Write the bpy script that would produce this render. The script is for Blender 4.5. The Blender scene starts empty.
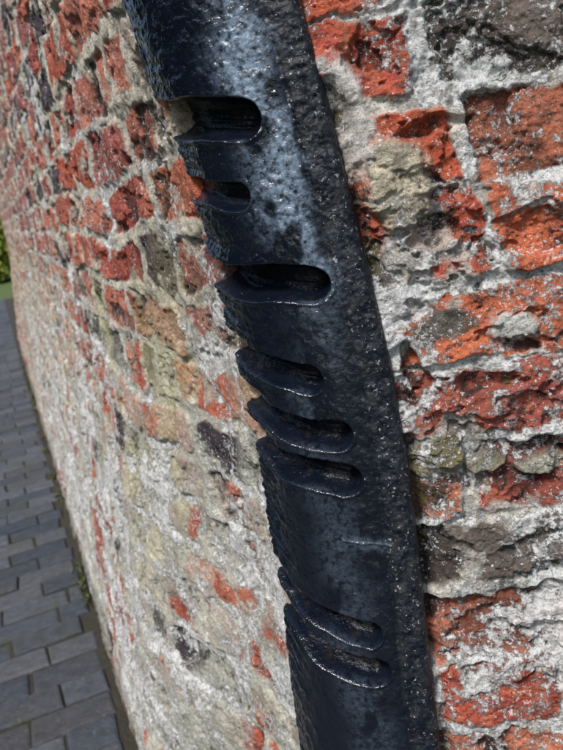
import bpy, math
import numpy as np
from mathutils import Matrix, Vector

H = 1.12            # camera height above the path
AZB = math.radians(-18.7)   # heading of the long wall
AZA = math.radians(98.0)    # heading of the front wall
dB = np.array([math.sin(AZB), math.cos(AZB)])
nB = np.array([-math.cos(AZB), math.sin(AZB)])
dA = np.array([math.sin(AZA), math.cos(AZA)])
nA = np.array([math.cos(AZA), -math.sin(AZA)])

scene = bpy.context.scene
scene.view_settings.view_transform = 'Standard'
scene.view_settings.look = 'None'
scene.view_settings.exposure = 0

# ------------------------------------------------------------ noise
rng = np.random.default_rng(7)
TAB = [rng.random((256, 256)) for _ in range(8)]
def vn(x, y, k=0):
    x = np.asarray(x, float); y = np.asarray(y, float)
    xi = np.floor(x).astype(int); yi = np.floor(y).astype(int)
    fx = x - xi; fy = y - yi
    fx = fx*fx*fx*(fx*(fx*6-15)+10); fy = fy*fy*fy*(fy*(fy*6-15)+10)
    t = TAB[k % 8]
    a = t[xi & 255, yi & 255]; b = t[(xi+1) & 255, yi & 255]
    c = t[xi & 255, (yi+1) & 255]; d = t[(xi+1) & 255, (yi+1) & 255]
    return (a*(1-fx)+b*fx)*(1-fy) + (c*(1-fx)+d*fx)*fy
def fbm(x, y, o=4, k=0, g=.5):
    s = 0; a = 1; n = 0
    c, sn = .8, .6
    for i in range(o):
        s = s + a*vn(x+i*17.3, y+i*9.1, k+i); n += a; a *= g
        x, y = (c*x - sn*y)*2.03, (sn*x + c*y)*2.03
    return s/n
def ss(a, b, x):
    t = np.clip((x-a)/(b-a), 0, 1)
    return t*t*(3-2*t)

# ------------------------------------------------------------ plan curve of the corner
FLAT = .047; R = .092; TURN = (AZB + 2*math.pi) - (AZA + math.pi)
ARC = R*TURN; UL = -(FLAT+ARC+.040)
ZK = np.array([-1.2, -.9, -.57, -.40, -.27, -.165, 0., .063, .15, .3, .95])
XK = np.array([.06, .075, .088, .096, .1015, .0995, .0855, .081, .071, .052, .03])
_zf = np.linspace(-1.3, 1.1, 600)
_xf = np.interp(_zf, ZK, XK)
ker = np.hanning(41); ker /= ker.sum()
_xf = np.convolve(np.pad(_xf, 20, mode='edge'), ker, 'valid')
def xr(z): return np.interp(z, _zf, _xf)
def curve(u, z):
    """outer corner line of the masonry; z measured from camera height. returns x,y,nx,ny"""
    u, z = np.broadcast_arrays(np.asarray(u, float), np.asarray(z, float))
    bx = xr(z); by = .655 + .03*z
    s = -u
    sA = np.minimum(s, FLAT)
    sC = np.clip(s-FLAT, 0, ARC)
    sB = np.maximum(s-FLAT-ARC, 0)
    a0 = AZA + math.pi
    a = a0 + sC/R
    x = bx - sA*dA[0] + R*(math.cos(a0)-np.cos(a)) + sB*dB[0]
    y = by - sA*dA[1] + R*(np.sin(a)-math.sin(a0)) + sB*dB[1]
    nx = -np.cos(a); ny = np.sin(a)
    # batter of the long wall away from the corner
    F = .160
    w = ss(UL*-1+.02, .75, s)
    fl = F*np.clip((.35-z)/1.47, 0, 1.1)*w
    x = x + fl*nB[0]; y = y + fl*nB[1]
    return x, y, nx, ny

def grid_mesh(name, X, Y, Z, attrs=None, smooth=True):
    m, n = X.shape
    co = np.stack([X, Y, Z], -1).reshape(-1, 3).astype(np.float32)
    me = bpy.data.meshes.new(name)
    me.vertices.add(m*n); me.vertices.foreach_set('co', co.ravel())
    i = np.arange(m-1)[:, None]*n + np.arange(n-1)[None, :]
    q = np.stack([i, i+1, i+n+1, i+n], -1).reshape(-1, 4).astype(np.int32)
    nf = len(q)
    me.loops.add(nf*4); me.loops.foreach_set('vertex_index', q.ravel())
    me.polygons.add(nf); me.polygons.foreach_set('loop_start', np.arange(0, nf*4, 4, dtype=np.int32))
    me.polygons.foreach_set('loop_total', np.full(nf, 4, dtype=np.int32))
    me.polygons.foreach_set('use_smooth', np.full(nf, smooth, dtype=bool))
    me.update(calc_edges=True)
    for k, v in (attrs or {}).items():
        at = me.attributes.new(k, 'FLOAT_COLOR', 'POINT')
        c = np.ones((m*n, 4), np.float32); c[:, :3] = v.reshape(-1, 3)
        at.data.foreach_set('color', c.ravel())
    ob = bpy.data.objects.new(name, me)
    scene.collection.objects.link(ob)
    return ob

def poly_mesh(name, verts, faces, parent=None, mat=None, smooth=False):
    me = bpy.data.meshes.new(name); me.from_pydata(verts, [], faces); me.update()
    if smooth:
        for p in me.polygons: p.use_smooth = True
    ob = bpy.data.objects.new(name, me); scene.collection.objects.link(ob)
    if parent: ob.parent = parent
    if mat: me.materials.append(mat)
    return ob

# ------------------------------------------------------------ material helpers
class NT:
    def __init__(s, name):
        s.mat = bpy.data.materials.new(name); s.mat.use_nodes = True
        s.t = s.mat.node_tree; s.b = s.t.nodes['Principled BSDF']
        s.tc = s.t.nodes.new('ShaderNodeTexCoord').outputs['Object']
    def n(s, ty, **kw):
        nd = s.t.nodes.new(ty)
        for k, v in kw.items(): setattr(nd, k, v)
        return nd
    def l(s, a, b): s.t.links.new(a, b)
    def noise(s, scale, detail=5, rough=.55, off=0, dist=0):
        m = s.n('ShaderNodeMapping'); m.inputs['Location'].default_value = (off, off*1.7, off*.6)
        s.l(s.tc, m.inputs[0])
        nd = s.n('ShaderNodeTexNoise'); nd.inputs['Scale'].default_value = scale
        nd.inputs['Detail'].default_value = detail; nd.inputs['Roughness'].default_value = rough
        nd.inputs['Distortion'].default_value = dist
        s.l(m.outputs[0], nd.inputs['Vector']); return nd.outputs['Fac']
    def math(s, op, a, b=0., c=0., clamp=False):
        nd = s.n('ShaderNodeMath', operation=op); nd.use_clamp = clamp
        for i, v in enumerate((a, b, c)):
            if isinstance(v, (int, float)): nd.inputs[i].default_value = v
            else: s.l(v, nd.inputs[i])
        return nd.outputs[0]
    def step(s, x, a, b, lo=0., hi=1.):
        nd = s.n('ShaderNodeMapRange', interpolation_type='SMOOTHSTEP')
        s.l(x, nd.inputs[0])
        for i, v in enumerate((a, b, lo, hi)): nd.inputs[i+1].default_value = v
        return nd.outputs[0]
    def mix(s, f, a, b, mode='MIX'):
        nd = s.n('ShaderNodeMix', data_type='RGBA', blend_type=mode)
        if isinstance(f, (int, float)): nd.inputs[0].default_value = f
        else: s.l(f, nd.inputs[0])
        for i, v in ((6, a), (7, b)):
            if isinstance(v, tuple): nd.inputs[i].default_value = (*v, 1)
            else: s.l(v, nd.inputs[i])
        return nd.outputs[2]
    def attr(s, name):
        nd = s.n('ShaderNodeAttribute', attribute_name=name); return nd
    def sep(s, c):
        nd = s.n('ShaderNodeSeparateColor'); s.l(c, nd.inputs[0]); return nd.outputs
    def gray(s, v):
        nd = s.n('ShaderNodeCombineColor')
        for i in range(3): s.l(v, nd.inputs[i])
        return nd.outputs[0]
    def bump(s, h, dist, strength=1., prev=None):
        nd = s.n('ShaderNodeBump'); nd.inputs['Distance'].default_value = dist
        nd.inputs['Strength'].default_value = strength
        s.l(h, nd.inputs['Height'])
        if prev is not None: s.l(prev, nd.inputs['Normal'])
        return nd.outputs[0]

# wall material
def wall_material():
    t = NT('weathered_brick_and_lichen')
    base = t.attr('base').outputs['Color']; mk = t.sep(t.attr('msk').outputs['Color'])
    mort, lich, dark = mk[0], mk[1], mk[2]
    n1 = t.noise(38, 7, .65); n2 = t.noise(160, 6, .72, 3); n3 = t.noise(430, 4, .7, 9)
    v = t.math('MULTIPLY_ADD', n1, 1.0, .55)
    v2 = t.math('MULTIPLY_ADD', n2, 1.5, .30)
    c = t.mix(1., base, t.gray(t.math('MULTIPLY', v, v2)), 'MULTIPLY')
    # freshly broken orange faces, only where the brick itself is bright
    br = t.sep(base)
    sat = t.step(t.math('SUBTRACT', br[0], br[2]), .16, .30)
    chip = t.math('MULTIPLY', t.step(t.noise(55, 6, .6, 21), .52, .61), t.math('MULTIPLY', sat, t.math('SUBTRACT', 1., mort)))
    c = t.mix(t.math('MULTIPLY', chip, .60), c, (.62, .20, .10))
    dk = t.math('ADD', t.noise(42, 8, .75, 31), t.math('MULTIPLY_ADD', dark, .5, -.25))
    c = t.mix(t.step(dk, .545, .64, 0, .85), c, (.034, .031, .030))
    gk = t.math('ADD', t.noise(22, 7, .7, 44), t.math('MULTIPLY_ADD', dark, .25, -.12))
    c = t.mix(t.step(gk, .60, .72, 0, .5), c, (.20, .18, .05))
    big = t.math('MULTIPLY', t.noise(20, 4, .55, 66), .45)
    lk = t.math('ADD', t.math('MULTIPLY', t.noise(130, 9, .78, 12), .55), big)
    lk = t.math('ADD', lk, t.math('MULTIPLY_ADD', lich, .5, -.25))
    lm = t.step(lk, .500, .540)
    lc = t.mix(t.step(n2, .35, .60), (.38, .40, .39), (.84, .85, .85))
    c = t.mix(t.math('MULTIPLY', lm, .92), c, lc)
    # separate crisp white flecks scattered over the brick faces
    fk = t.math('ADD', t.noise(240, 6, .75, 71), t.math('MULTIPLY', t.noise(34, 4, .6, 75), .35))
    c = t.mix(t.step(fk, .765, .80, 0, .85), c, (.78, .80, .80))
    pit = t.step(n3, .57, .66, 0, .8)
    c = t.mix(pit, c, (.05, .042, .038))
    t.l(c, t.b.inputs['Base Color'])
    t.b.inputs['Roughness'].default_value = .8
    t.b.inputs['Specular IOR Level'].default_value = .3
    h = t.math('ADD', t.math('MULTIPLY', n2, 1.0), t.math('MULTIPLY', n3, .45))
    h = t.math('ADD', h, t.math('MULTIPLY', lm, .25))
    t.l(t.bump(h, .0052, 1.), t.b.inputs['Normal'])
    return t.mat
WALL = wall_material()

# ------------------------------------------------------------ brickwork
COURSE = .075; Z0 = .033
def brickwork(U, Z, long_wall):
    k = 1.9 if long_wall else 1.3
    wu = U + k*.012*(fbm(U*9, Z*9, 2, 1)-.5) + .006*(fbm(U*60, Z*60, 3, 2)-.5)*2
    wz = Z + k*.020*(fbm(U*5+3, Z*7, 2, 3)-.5) + .0065*(fbm(U*50, Z*50+5, 3, 4)-.5)*2
    row = np.floor((wz-Z0)/COURSE).astype(int)
    fz = (wz-Z0) - row*COURSE
    ez = np.minimum(fz, COURSE-fz)
    odd = (np.floor((wz-Z0)/COURSE+.5).astype(int) % 2 != 0)
    eu = np.zeros_like(U); bid = np.zeros(U.shape, int); cu = np.zeros_like(U)
    for r in np.unique(row):
        g = np.random.default_rng(1000+int(r))
        L = np.where(g.random(140) < (.5 if r % 2 else .35), .112, .222) + g.normal(0, .016, 140)
        pos = np.cumsum(L) - 9.5 + g.random()*.1
        m = row == r
        j = np.searchsorted(pos, wu[m]); j = np.clip(j, 1, 139)
        a = pos[j-1]; b = pos[j]
        eu[m] = np.minimum(wu[m]-a, b-wu[m]); cu[m] = wu[m]-(a+b)/2
        bid[m] = (int(r)+60)*151 + j
    rad = .014
    qx = np.maximum(rad-eu, 0); qz = np.maximum(rad-ez, 0)
    e = np.where((qx > 0) & (qz > 0), rad-np.sqrt(qx**2+qz**2), np.minimum(eu, ez))
    jw = .0038 + .012*(fbm(U*16, Z*16, 4, 5)-.42) + (.001 if long_wall else .0)
    if not long_wall: jw = jw - .004*odd*(ez < eu)
    body = ss(jw-.0008, jw+.0045, e)
    g = np.random.default_rng(55); RT = g.random((40000, 6))
    rr = RT[bid % 40000]
    big = fbm(U*28, Z*28, 4, 6); mid = fbm(U*95, Z*95, 4, 2); fine = fbm(U*330, Z*330, 3, 4)
    sp_n = fbm(U*17+40, Z*24, 5, 7) + .12*(rr[..., 4]-.5)
    spall = ss(.50, .525, sp_n); spall2 = ss(.60, .62, sp_n)
    amp = .7 if long_wall else 1.
    disp = body*(.0040 + .007*(rr[..., 0]-.6)) + amp*(.013*(big-.5) + .0065*(mid-.5) + .0024*(fine-.5))
    disp -= body*(spall*.0055+spall2*.005)*amp
    disp += body*(rr[..., 1]-.5)*.08*(fz-COURSE/2) + body*(rr[..., 2]-.5)*.05*cu
    mproud = (fbm(U*14+9, Z*14, 3, 0)-.5)*.018
    disp += (1-body)*np.clip(mproud, -.008, .004)
    reds = np.array([[.45, .095, .045], [.53, .14, .065], [.40, .080, .048], [.50, .17, .10], [.33, .085, .06]])
    ci = (rr[..., 3]*4.999).astype(int)
    col = reds[ci]
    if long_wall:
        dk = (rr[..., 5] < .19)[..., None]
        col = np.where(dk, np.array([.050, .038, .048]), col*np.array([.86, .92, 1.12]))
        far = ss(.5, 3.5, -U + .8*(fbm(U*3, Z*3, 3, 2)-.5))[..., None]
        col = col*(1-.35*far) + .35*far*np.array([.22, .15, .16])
    else:
        dk = (rr[..., 5] < .04)[..., None]
        col = np.where(dk, np.array([.16, .13, .11]), col)
    col = col*(.55+.9*big[..., None])
    mcol = np.array([.52, .50, .44]) if not long_wall else np.array([.50, .47, .39])
    mcol = mcol*(.5+1.0*mid[..., None])
    if long_wall:
        up = ss(-.45, -.05, Z)
        sm = ss(.50, .58, fbm(U*15, Z*17, 6, 3) + .14*(1-ss(0, .018, e)) - .035 - .030*up)
    else:
        sm = ss(.53, .60, fbm(U*20, Z*20, 5, 3) + .12*(1-ss(0, .012, e)) - .10)
    mortar = np.clip(1-body + .8*sm, 0, 1)
    col = col*(1-mortar[..., None]) + mcol*mortar[..., None]
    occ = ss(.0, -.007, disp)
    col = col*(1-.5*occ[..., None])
    lich = .42 + .55*(fbm(U*7+5, Z*7, 3, 5)-.5) + .14*mortar
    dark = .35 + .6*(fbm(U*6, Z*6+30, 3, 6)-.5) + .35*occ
    return disp, col, mortar, lich, dark, body

def blob(U, Z, u0, z0, ru, rz, k=0):
    Uw = U + .020*(fbm(U*35+k, Z*35, 3, k)-.5); Zw = Z + .020*(fbm(U*35, Z*35+k*3, 3, k+1)-.5)
    d = ((Uw-u0)/ru)**2 + ((Zw-z0)/rz)**2
    d = d + .9*(fbm(U*90, Z*90, 3, k)-.5)
    return ss(1.25, .45, d)

def steps(pts):
    out = [pts[0][0]]
    for (a, st), (b, st2) in zip(pts[:-1], pts[1:]):
        n = max(2, int(abs(b-a)/((st+st2)/2)))
        t = np.linspace(0, 1, n+1)[1:]
        r = st2/st
        tt = t if abs(r-1) < .01 else (r**t-1)/(r-1)
        out += list(a+(b-a)*tt)
    return np.array(out)

wall = bpy.data.objects.new('brick_wall', None); scene.collection.objects.link(wall)
ZTOP = .95; ZBOT = -H-.05

def build_wall(name, us, zs, long_wall):
    U, Z = np.meshgrid(us, zs)
    disp, col, mortar, lich, dark, body = brickwork(U, Z, long_wall)
    if not long_wall:
        for (u0, z0, ru, rz, h, c) in [(.040, -.030, .030, .042, .014, (.48, .43, .32)),
                                       (.022, -.10, .016, .03, .004, (.50, .48, .42)),
                                       (.108, -.165, .022, .018, .009, (.45, .45, .41)),
                                       (.050, -.155, .032, .012, .004, (.12, .11, .09)),
                                       (.025, -.275, .025, .022, .006, (.20, .17, .08)),
                                       (.118, -.295, .022, .013, .008, (.34, .33, .26)),
                                       (.070, -.285, .02, .010, .007, (.24, .22, .15)),
                                       (.015, .04, .02, .05, .006, (.56, .54, .50))]:
            b = blob(U, Z, u0, z0, ru, rz, 3)
            disp = disp*(1-.4*b) + b*h
            col = col*(1-b[..., None]) + b[..., None]*np.array(c)*(.4+1.1*fbm(U*70, Z*70, 4, 1))[..., None]
            mortar = np.maximum(mortar, b)
            lich = lich - .07*b
            dark = dark - .12*b
        for (u0, z0, ru, rz, h) in [(.062, -.072, .02, .012, -.014), (.018, -.195, .008, .03, -.016), (.14, -.09, .03, .02, -.006),
                                    (.075, -.21, .03, .012, -.007), (.135, -.29, .010, .010, -.014), (.08, .012, .04, .006, -.010)]:
            b = blob(U, Z, u0, z0, ru, rz, 5); disp = disp + b*h
            dark = dark + .25*b; lich = lich - .2*b
        lich = lich + .07*ss(-.30, -.48, Z) + .10*ss(.05, -.02, U) + .05*ss(-.02, .06, Z) - .025
        gap = ss(.018, .002, U)*ss(.32, .52, fbm(Z*22, U*22, 3, 2))
        disp = disp - .013*gap
        lich = lich - .12*gap
        dark = dark + .18*ss(.03, 0, U) + .30*gap - .06  # shadow line beside the guard, painted darker along the crevice
    else:
        s = -U
        pale = ss(-.02, -.50, Z + .25*(fbm(U*2.2, Z*3, 3, 2)-.5))*ss(7, 2, s)
        c2 = np.array([.52, .53, .45])
        pm = np.clip(pale*ss(.42, .56, fbm(U*9, Z*6, 6, 4)+.10*pale), 0, 1)*.85
        col = col*(1-pm[..., None]) + c2*pm[..., None]*(.4+1.0*fbm(U*30, Z*30, 4, 0))[..., None]
        yel = ss(.50, .66, fbm(U*6+7, Z*5, 4, 1))*ss(.1, -.25, Z)*ss(-.8, -.35, Z)*.40
        col = col*(1-yel[..., None]) + np.array([.46, .42, .19])*yel[..., None]
        lich = lich - .11 + .15*pale
        dark = dark + .05*ss(-.3, .1, Z) - .05
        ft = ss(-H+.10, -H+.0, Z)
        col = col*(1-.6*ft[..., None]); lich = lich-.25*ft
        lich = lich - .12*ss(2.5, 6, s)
    disp = disp - .045*ss(-.002, -.012, U)*ss(UL+.004, UL+.016, U)
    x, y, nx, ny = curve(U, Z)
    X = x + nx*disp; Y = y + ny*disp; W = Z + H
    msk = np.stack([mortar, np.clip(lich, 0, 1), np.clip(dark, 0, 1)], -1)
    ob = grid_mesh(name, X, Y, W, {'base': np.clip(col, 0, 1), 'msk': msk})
    ob.data.materials.append(WALL); ob.parent = wall
    return ob

usA = steps([(-.06, .004), (-.006, .001), (.42, .001), (.8, .008), (3.2, .02)])
zsA = steps([(ZBOT, .005), (-.72, .001), (.30, .001), (ZTOP, .005)])
build_wall('front_face', usA, zsA, False)
WL = 7.2
usB = -steps([(.05, .004), (-UL-.01, .0014), (.75, .0018), (2.0, .005), (WL, .016)])[::-1]
zsB = steps([(ZBOT, .0024), (-.3, .0018), (.40, .0018), (ZTOP, .004)])
build_wall('long_face', usB, zsB, True)

# coping and rear of the wall
stone = NT('coping_stone')
c = stone.mix(stone.noise(20, 6, .6), (.16, .15, .12), (.40, .38, .33))
stone.l(c, stone.b.inputs['Base Color']); stone.b.inputs['Roughness'].default_value = .9
stone.l(stone.bump(stone.noise(60, 6, .6, 4), .01), stone.b.inputs['Normal'])
us = np.concatenate([np.linspace(-WL, UL, 30), np.linspace(UL+.005, -FLAT, 14), np.linspace(-FLAT+.01, 3.2, 16)])
def outer(o, z):
    x, y, nx, ny = curve(us, np.full_like(us, z)); return np.stack([x+nx*o, y+ny*o], -1)
x0, y0, _, _ = curve(np.array([0.]), np.array([ZTOP])); PA = np.array([x0[0], y0[0]])
x1, y1, _, _ = curve(np.array([-2.]), np.array([ZTOP])); PB = np.array([x1[0], y1[0]])
TH = .38
A0 = PA - nA*TH; B0 = PB - nB*TH
M = np.array([dA, -dB]).T
tc = np.linalg.solve(M, B0-A0); corner_in = A0 + dA*tc[0]
inner = []
for k, u in enumerate(us):
    p = outer(0, ZTOP)[k]
    if u > -FLAT: t = max(np.dot(p-corner_in, dA), 0); inner.append(corner_in + dA*t)
    elif u < UL+.001: t = max(np.dot(p-corner_in, dB), 0); inner.append(corner_in + dB*t)
    else: inner.append(corner_in)
inner = np.array(inner)
o1 = outer(.045, ZTOP)
zb, zt = ZTOP+H-.004, ZTOP+H+.10
V = []; F = []
for k in range(len(us)):
    V += [(*o1[k], zb), (*o1[k], zt-.03), (*(o1[k]*.9+inner[k]*.1), zt), (*inner[k], zt), (*inner[k], zb), (*inner[k], -.05)]
for k in range(len(us)-1):
    a = k*6; b = a+6
    for j in range(5): F.append((a+j, a+j+1, b+j+1, b+j))
    F.append((a+4, a+0, b+0, b+4))
e = (len(us)-1)*6
F += [(0, 1, 2, 3, 4), (e+4, e+3, e+2, e+1, e)]
poly_mesh('coping', V, F, wall, stone.mat)
xe, ye, _, _ = curve(np.full(20, -WL), np.linspace(ZBOT, ZTOP, 20))
V = []; F = []
for k in range(20):
    z = np.linspace(ZBOT, ZTOP, 20)[k]+H
    V += [(xe[k], ye[k], z), (*inner[0], z)]
for k in range(19): F.append((2*k, 2*k+1, 2*k+3, 2*k+2))
poly_mesh('end_face', V, F, wall, stone.mat)

# ------------------------------------------------------------ iron corner guard
T = .015
gu = np.unique(np.concatenate([np.linspace(UL, UL+.01, 16), np.arange(UL+.01, -.01, .0009), np.linspace(-.01, 0, 16)]))
gz = steps([(ZBOT, .004), (-.72, .0009), (.30, .0009), (ZTOP-.006, .004)])
U, Z = np.meshgrid(gu, gz)
edge = np.minimum(-U, U-UL)
er = .009
off = T*np.where(edge < er, np.sqrt(np.clip(1-((er-edge)/er)**2, 0, 1)), 1) - .006*ss(.002, 0, edge)
GR = [(-.072, .050, .070, .0165, .0300),
      (-.090, -.012, .004, .0120, .0190),
      (-.054, -.096, -.077, .0165, .0310),
      (-.074, -.180, -.150, .0140, .0270),
      (-.060, -.238, -.202, .0140, .0280),
      (-.062, -.280, -.247, .0155, .0300),
      (-.056, -.440, -.400, .0130, .0270),
      (-.056, -.484, -.438, .0145, .0300)]
cut = np.zeros_like(U); rim = np.zeros_like(U)
for i, (ue, ze, zl, r, D) in enumerate(GR):
    t = np.clip((ue-U)/(ue-UL), 0, 1.2)
    zc = ze + (zl-ze)*t
    slope = (zl-ze)/(ue-UL)
    dz = (Z-zc)/math.sqrt(1+slope**2) + .0028*(fbm(U*50+i*3, Z*50, 3, i)-.5) + .0014*np.sin(U*70+i*2)
    du = np.maximum(U-ue, 0)
    q = np.sqrt(dz**2+(du*(1+.12*math.sin(i*2.3)))**2)/(r*(1+.10*t*math.cos(i*1.7)+.04))
    prof = np.where(dz > 0, np.sqrt(np.clip(1-q**4, 0, 1)), np.sqrt(np.clip(1-q**2.4, 0, 1)))
    prof = prof*ss(1.0, .93, q)
    Dd = D*(.86+.14*ss(0, .4, t))
    cut = np.maximum(cut, prof*Dd)
    rim = np.maximum(rim, np.exp(-((q-1.10)/.09)**2)*(dz < 0))
wl = U + .014*(fbm(U*30, Z*30, 2, 2)-.5)
worn = ss(-.110, -.150, wl)*ss(.090, .070, Z)*ss(-.56, -.46, Z)
worn2 = ss(-.085, -.13, wl)*ss(.060, .045, Z)*ss(-.075, -.05, Z)
cut = np.maximum(cut, worn*.004+worn2*.004)
ribs = (worn+ss(-.12, -.15, wl)*.35)*.0060*(fbm(U*14, Z*170+U*40, 3, 1)-.5)
ham = fbm(U*230, Z*210, 2, 1)-.5
ham2 = fbm(U*95, Z*80, 2, 4)-.5
flange = ss(-.036, -.026, U)
upper = .45+.40*ss(-.2, .0, Z)
surf = ham*.0016*(upper+.8*flange) + ham2*.0024 + .003*(fbm(U*10, Z*6, 2, 3)-.5)
strie = .0030*(fbm(U*18, Z*330+U*60, 3, 5)-.5)*ss(.004, .012, cut)
line = -.0014*np.exp(-((U+.031)/.0025)**2)
scr = .0014*np.exp(-((Z+.345+.25*(U+.05)+.004*ham2)/.0014)**2)*ss(-.08, -.06, U)*ss(-.02, -.03, U)
offs = off - cut + surf*(1-.6*ss(.006, .012, cut)) + rim*.0014 + strie + ribs + line + scr
x, y, nx, ny = curve(U, Z)
inside = ss(.005, .012, cut)
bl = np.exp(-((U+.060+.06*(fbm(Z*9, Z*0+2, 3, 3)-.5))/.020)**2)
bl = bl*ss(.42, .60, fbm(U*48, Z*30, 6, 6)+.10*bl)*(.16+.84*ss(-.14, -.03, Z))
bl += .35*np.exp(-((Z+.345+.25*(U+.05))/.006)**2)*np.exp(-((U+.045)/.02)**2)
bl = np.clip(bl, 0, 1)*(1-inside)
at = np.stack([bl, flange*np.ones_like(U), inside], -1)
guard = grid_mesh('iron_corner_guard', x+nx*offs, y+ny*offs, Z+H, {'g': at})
g = NT('black_painted_cast_iron')
gs = g.sep(g.attr('g').outputs['Color'])
n1 = g.noise(45, 6, .6); n2 = g.noise(260, 3, .5, 3); n3 = g.noise(700, 3, .6, 5)
c = g.mix(n1, (.002, .003, .007), (.006, .010, .019))
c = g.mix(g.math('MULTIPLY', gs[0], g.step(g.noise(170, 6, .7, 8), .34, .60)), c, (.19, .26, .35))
fl = g.math('MULTIPLY', gs[1], g.step(g.noise(90, 7, .7, 12), .42, .66, 0, .7))
c = g.mix(fl, c, (.034, .037, .040))
spk = g.math('ADD', g.noise(230, 6, .75, 15), g.math('MULTIPLY_ADD', gs[1], .07, .012))
c = g.mix(g.step(spk, .68, .73, 0, .8), c, (.42, .44, .44))
rust = g.math('MULTIPLY', gs[2], g.step(g.noise(60, 6, .6, 25), .54, .68, 0, .5))
c = g.mix(rust, c, (.026, .019, .014))
g.l(c, g.b.inputs['Base Color'])
ro = g.math('ADD', g.step(n1, .35, .7, .08, .22), g.math('MULTIPLY', gs[1], .36))
ro = g.math('ADD', ro, g.math('MULTIPLY', gs[0], .22))
ro = g.math('ADD', ro, g.math('MULTIPLY', gs[2], .14))
g.l(ro, g.b.inputs['Roughness'])
sp = g.math('SUBTRACT', .55, g.math('MULTIPLY', gs[2], .33))
sp = g.math('SUBTRACT', sp, g.math('MULTIPLY', gs[1], .25))
g.l(sp, g.b.inputs['Specular IOR Level'])
hh = g.math('ADD', g.math('MULTIPLY', n2, 1.), g.math('MULTIPLY', g.math('MULTIPLY', n3, gs[1]), .35))
g.l(g.bump(hh, .0013, .9), g.b.inputs['Normal'])
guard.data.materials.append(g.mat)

# ------------------------------------------------------------ ground, path
gr = NT('grass_ground')
c = gr.mix(gr.noise(3, 8, .7), (.05, .08, .02), (.11, .16, .04))
gr.l(c, gr.b.inputs['Base Color']); gr.b.inputs['Roughness'].default_value = .95
S = 400
n = 41
gx = np.linspace(-1, 1, n); gx = np.sign(gx)*np.abs(gx)**2.5*S
GX, GY = np.meshgrid(gx, gx)
o = grid_mesh('ground', GX, GY, np.full_like(GX, -.045)); o.data.materials.append(gr.mat)

bed = NT('soil_joints')
c = bed.mix(bed.noise(25, 8, .7), (.022, .020, .015), (.10, .09, .06))
bed.l(c, bed.b.inputs['Base Color']); bed.b.inputs['Roughness'].default_value = .95
bed.l(bed.bump(bed.noise(90, 6, .7, 4), .02), bed.b.inputs['Normal'])
path = bpy.data.objects.new('brick_path', None); scene.collection.objects.link(path)
def loc(a, b): return dB*a + nB*b
def P3(a, b, z): p = loc(a, b); return (p[0], p[1], z)
B0_, B1_, A0_, A1_ = -3.2, 1.75, -3., 13.
poly_mesh('bed', [P3(A0_, B0_, -.0065), P3(A1_, B0_, -.0065), P3(A1_, B1_, -.0065), P3(A0_, B1_, -.0065)], [(0, 3, 2, 1)], path, bed.mat)
# where does the foot of the long wall stand?
fx, fy, _, _ = curve(np.array([-3.]), np.array([-H])); BF = fx[0]*nB[0]+fy[0]*nB[1]
rg = np.random.default_rng(5)
V = []; F = []; C = []
rowp = .100; a = A0_; ri = 0
while a < A1_:
    w = rowp - .0065 + rg.normal(0, .0015)
    b = B1_ - (ri % 2)*.095 - rg.random()*.03
    while b > B0_:
        L = .190 + rg.normal(0, .005)
        b1 = b; b0 = b - L + .0055
        b -= L
        ca, cb = a+w/2, (b0+b1)/2
        p = loc(ca, cb)
        if ca > .35:
            if b1 < BF+.05: continue
            b0 = max(b0, BF+.022+.006*rg.random()); cb = (b0+b1)/2
        elif cb < .05 and np.dot(p-np.array([.09, .65]), nA) < .12: continue
        z = rg.normal(0, .0024); ta, tb = rg.normal(0, .007, 2)
        base = len(V); bv = .0055
        def add(aa, bb, zz): V.append(P3(aa, bb, zz + z + ta*(aa-ca) + tb*(bb-cb)))
        j = rg.normal(0, .0024, 8)
        q = [(a+j[0], b0+j[1]), (a+w+j[2], b0+j[3]), (a+w+j[4], b1+j[5]), (a+j[6], b1+j[7])]
        sg = [(1, 1), (-1, 1), (-1, -1), (1, -1)]
        for (x_, y_) in q: add(x_, y_, -.03)
        for (x_, y_) in q: add(x_, y_, -.0045)
        for (x_, y_), (sx, sy) in zip(q, sg): add(x_+sx*bv*.4, y_+sy*bv*.4, -.0012)
        for (x_, y_), (sx, sy) in zip(q, sg): add(x_+sx*bv*1.3, y_+sy*bv*1.3, .001)
        for lv in range(3):
            for k in range(4):
                k2 = (k+1) % 4
                F.append((base+lv*4+k, base+lv*4+k2, base+lv*4+4+k2, base+lv*4+4+k))
        F.append((base+12, base+13, base+14, base+15))
        cc = rg.random(); C += [(cc, rg.random(), rg.random(), 1)]*16
    a += rowp; ri += 1
pv = NT('blue_brick_paver')
s = pv.sep(pv.attr('pc').outputs['Color'])
c = pv.mix(s[0], (.034, .043, .062), (.090, .102, .125))
c = pv.mix(pv.math('MULTIPLY', s[1], .25), c, (.13, .11, .09))
nn = pv.noise(35, 7, .65)
c = pv.mix(1., c, pv.gray(pv.math('MULTIPLY_ADD', nn, 1.8, .1)), 'MULTIPLY')
c = pv.mix(pv.step(pv.noise(8, 7, .7, 9), .5, .66, 0, .6), c, (.055, .060, .040))
c = pv.mix(pv.step(pv.noise(70, 8, .75, 19), .57, .65, 0, .6), c, (.18, .18, .17))
pv.l(c, pv.b.inputs['Base Color']); pv.b.inputs['Roughness'].default_value = .6
pv.l(pv.bump(pv.noise(140, 6, .7, 2), .007, .9), pv.b.inputs['Normal'])
o = poly_mesh('pavers', V, F, path, pv.mat)
at = o.data.attributes.new('pc', 'FLOAT_COLOR', 'POINT'); at.data.foreach_set('color', np.array(C, np.float32).ravel())

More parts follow.
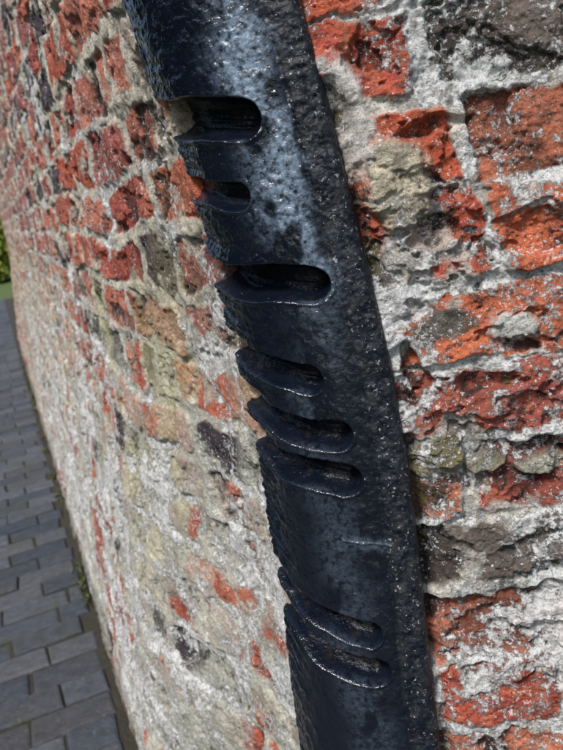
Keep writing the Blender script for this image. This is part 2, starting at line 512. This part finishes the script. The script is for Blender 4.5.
# ------------------------------------------------------------ foliage masses
def leaf_mass(name, fn, count, size, cols, seed):
    r = np.random.default_rng(seed)
    P = fn(r, count)
    d1 = r.normal(size=(count, 3)); d1 /= np.linalg.norm(d1, axis=1)[:, None]
    d2 = np.cross(d1, r.normal(size=(count, 3))); d2 /= np.linalg.norm(d2, axis=1)[:, None]
    s = size*(.6+.8*r.random(count))[:, None]
    v = np.stack([P-d1*s, P+d2*s*.5, P+d1*s, P-d2*s*.5], 1).reshape(-1, 3)
    me = bpy.data.meshes.new(name)
    me.vertices.add(count*4); me.vertices.foreach_set('co', v.astype(np.float32).ravel())
    me.loops.add(count*4); me.loops.foreach_set('vertex_index', np.arange(count*4, dtype=np.int32))
    me.polygons.add(count); me.polygons.foreach_set('loop_start', np.arange(0, count*4, 4, dtype=np.int32))
    me.polygons.foreach_set('loop_total', np.full(count, 4, dtype=np.int32)); me.update(calc_edges=True)
    t = NT(name+'_leaf')
    t.l(t.mix(t.step(t.noise(2.5, 5, .7), .35, .65), cols[0], cols[1]), t.b.inputs['Base Color'])
    t.b.inputs['Roughness'].default_value = .6
    me.materials.append(t.mat)
    ob = bpy.data.objects.new(name, me); scene.collection.objects.link(ob); return ob
def hedge_far(r, n):
    a = 17 + r.random(n)*2.0; b = -4 + r.random(n)*7
    top = 1.2 + .5*vn(b*1.3, b*0+1, 2)
    z = r.random(n)**.8*top
    p = a[:, None]*dB + b[:, None]*nB
    return np.column_stack([p, z])
leaf_mass('hedge', hedge_far, 22000, .08, ((.18, .24, .03), (.36, .38, .06)), 3)
def hedge_unseen(r, n):  # unseen hedge, added to give the guard's left side dark reflections
    a = -4 + r.random(n)*19; b = 4.6 + r.random(n)*1.2
    top = 3.4 + .9*vn(a*.9, a*0+4, 1)
    z = r.random(n)**.9*top
    p = a[:, None]*dB + b[:, None]*nB
    return np.column_stack([p, z])
leaf_mass('hedge', hedge_unseen, 80000, .12, ((.03, .05, .015), (.07, .10, .03)), 8)
def weeds(r, n):
    cl = r.random(30)*6+.5
    k = r.integers(0, 30, n)
    a = cl[k] + r.normal(0, .02, n); b = BF + .012 + np.abs(r.normal(0, .010, n))
    z = np.abs(r.normal(0, .010, n))
    p = a[:, None]*dB + b[:, None]*nB
    return np.column_stack([p, z])
leaf_mass('weeds', weeds, 2600, .005, ((.05, .07, .02), (.11, .12, .05)), 9)

# ------------------------------------------------------------ light
sun_el = math.radians(52); sun_az = math.radians(208)   # compass from +Y clockwise
w = bpy.data.worlds.new('World'); scene.world = w; w.use_nodes = True
nt = w.node_tree; bg = nt.nodes['Background']
sky = nt.nodes.new('ShaderNodeTexSky'); sky.sky_type = 'NISHITA'; sky.sun_disc = False
sky.sun_elevation = sun_el; sky.sun_rotation = sun_az; sky.dust_density = 2.5; sky.air_density = 1.0
nt.links.new(sky.outputs[0], bg.inputs[0]); bg.inputs[1].default_value = .15
sl = bpy.data.lights.new('sun', 'SUN'); sl.energy = 3.7; sl.angle = math.radians(12); sl.color = (1, .965, .92)
so = bpy.data.objects.new('sun', sl); scene.collection.objects.link(so)
d = Vector((math.sin(sun_az)*math.cos(sun_el), math.cos(sun_az)*math.cos(sun_el), math.sin(sun_el)))
so.rotation_euler = d.to_track_quat('Z', 'Y').to_euler()

# ------------------------------------------------------------ camera
p = math.radians(14.86); r = math.radians(11.0)
fwd = Vector((0, math.cos(p), -math.sin(p))); r0 = Vector((1, 0, 0)); u0 = Vector((0, math.sin(p), math.cos(p)))
Rv = r0*math.cos(r) - u0*math.sin(r); Uv = r0*math.sin(r) + u0*math.cos(r)
cam = bpy.data.cameras.new('camera'); co = bpy.data.objects.new('camera', cam); scene.collection.objects.link(co)
m = Matrix((Rv, Uv, -fwd)).transposed().to_4x4(); m.translation = Vector((0, 0, H))
co.matrix_world = m
cam.sensor_fit = 'VERTICAL'; cam.sensor_height = 36; cam.lens = 36
cam.clip_start = .02; cam.clip_end = 1500
cam.dof.use_dof = True; cam.dof.focus_distance = .68; cam.dof.aperture_fstop = 11
scene.camera = co
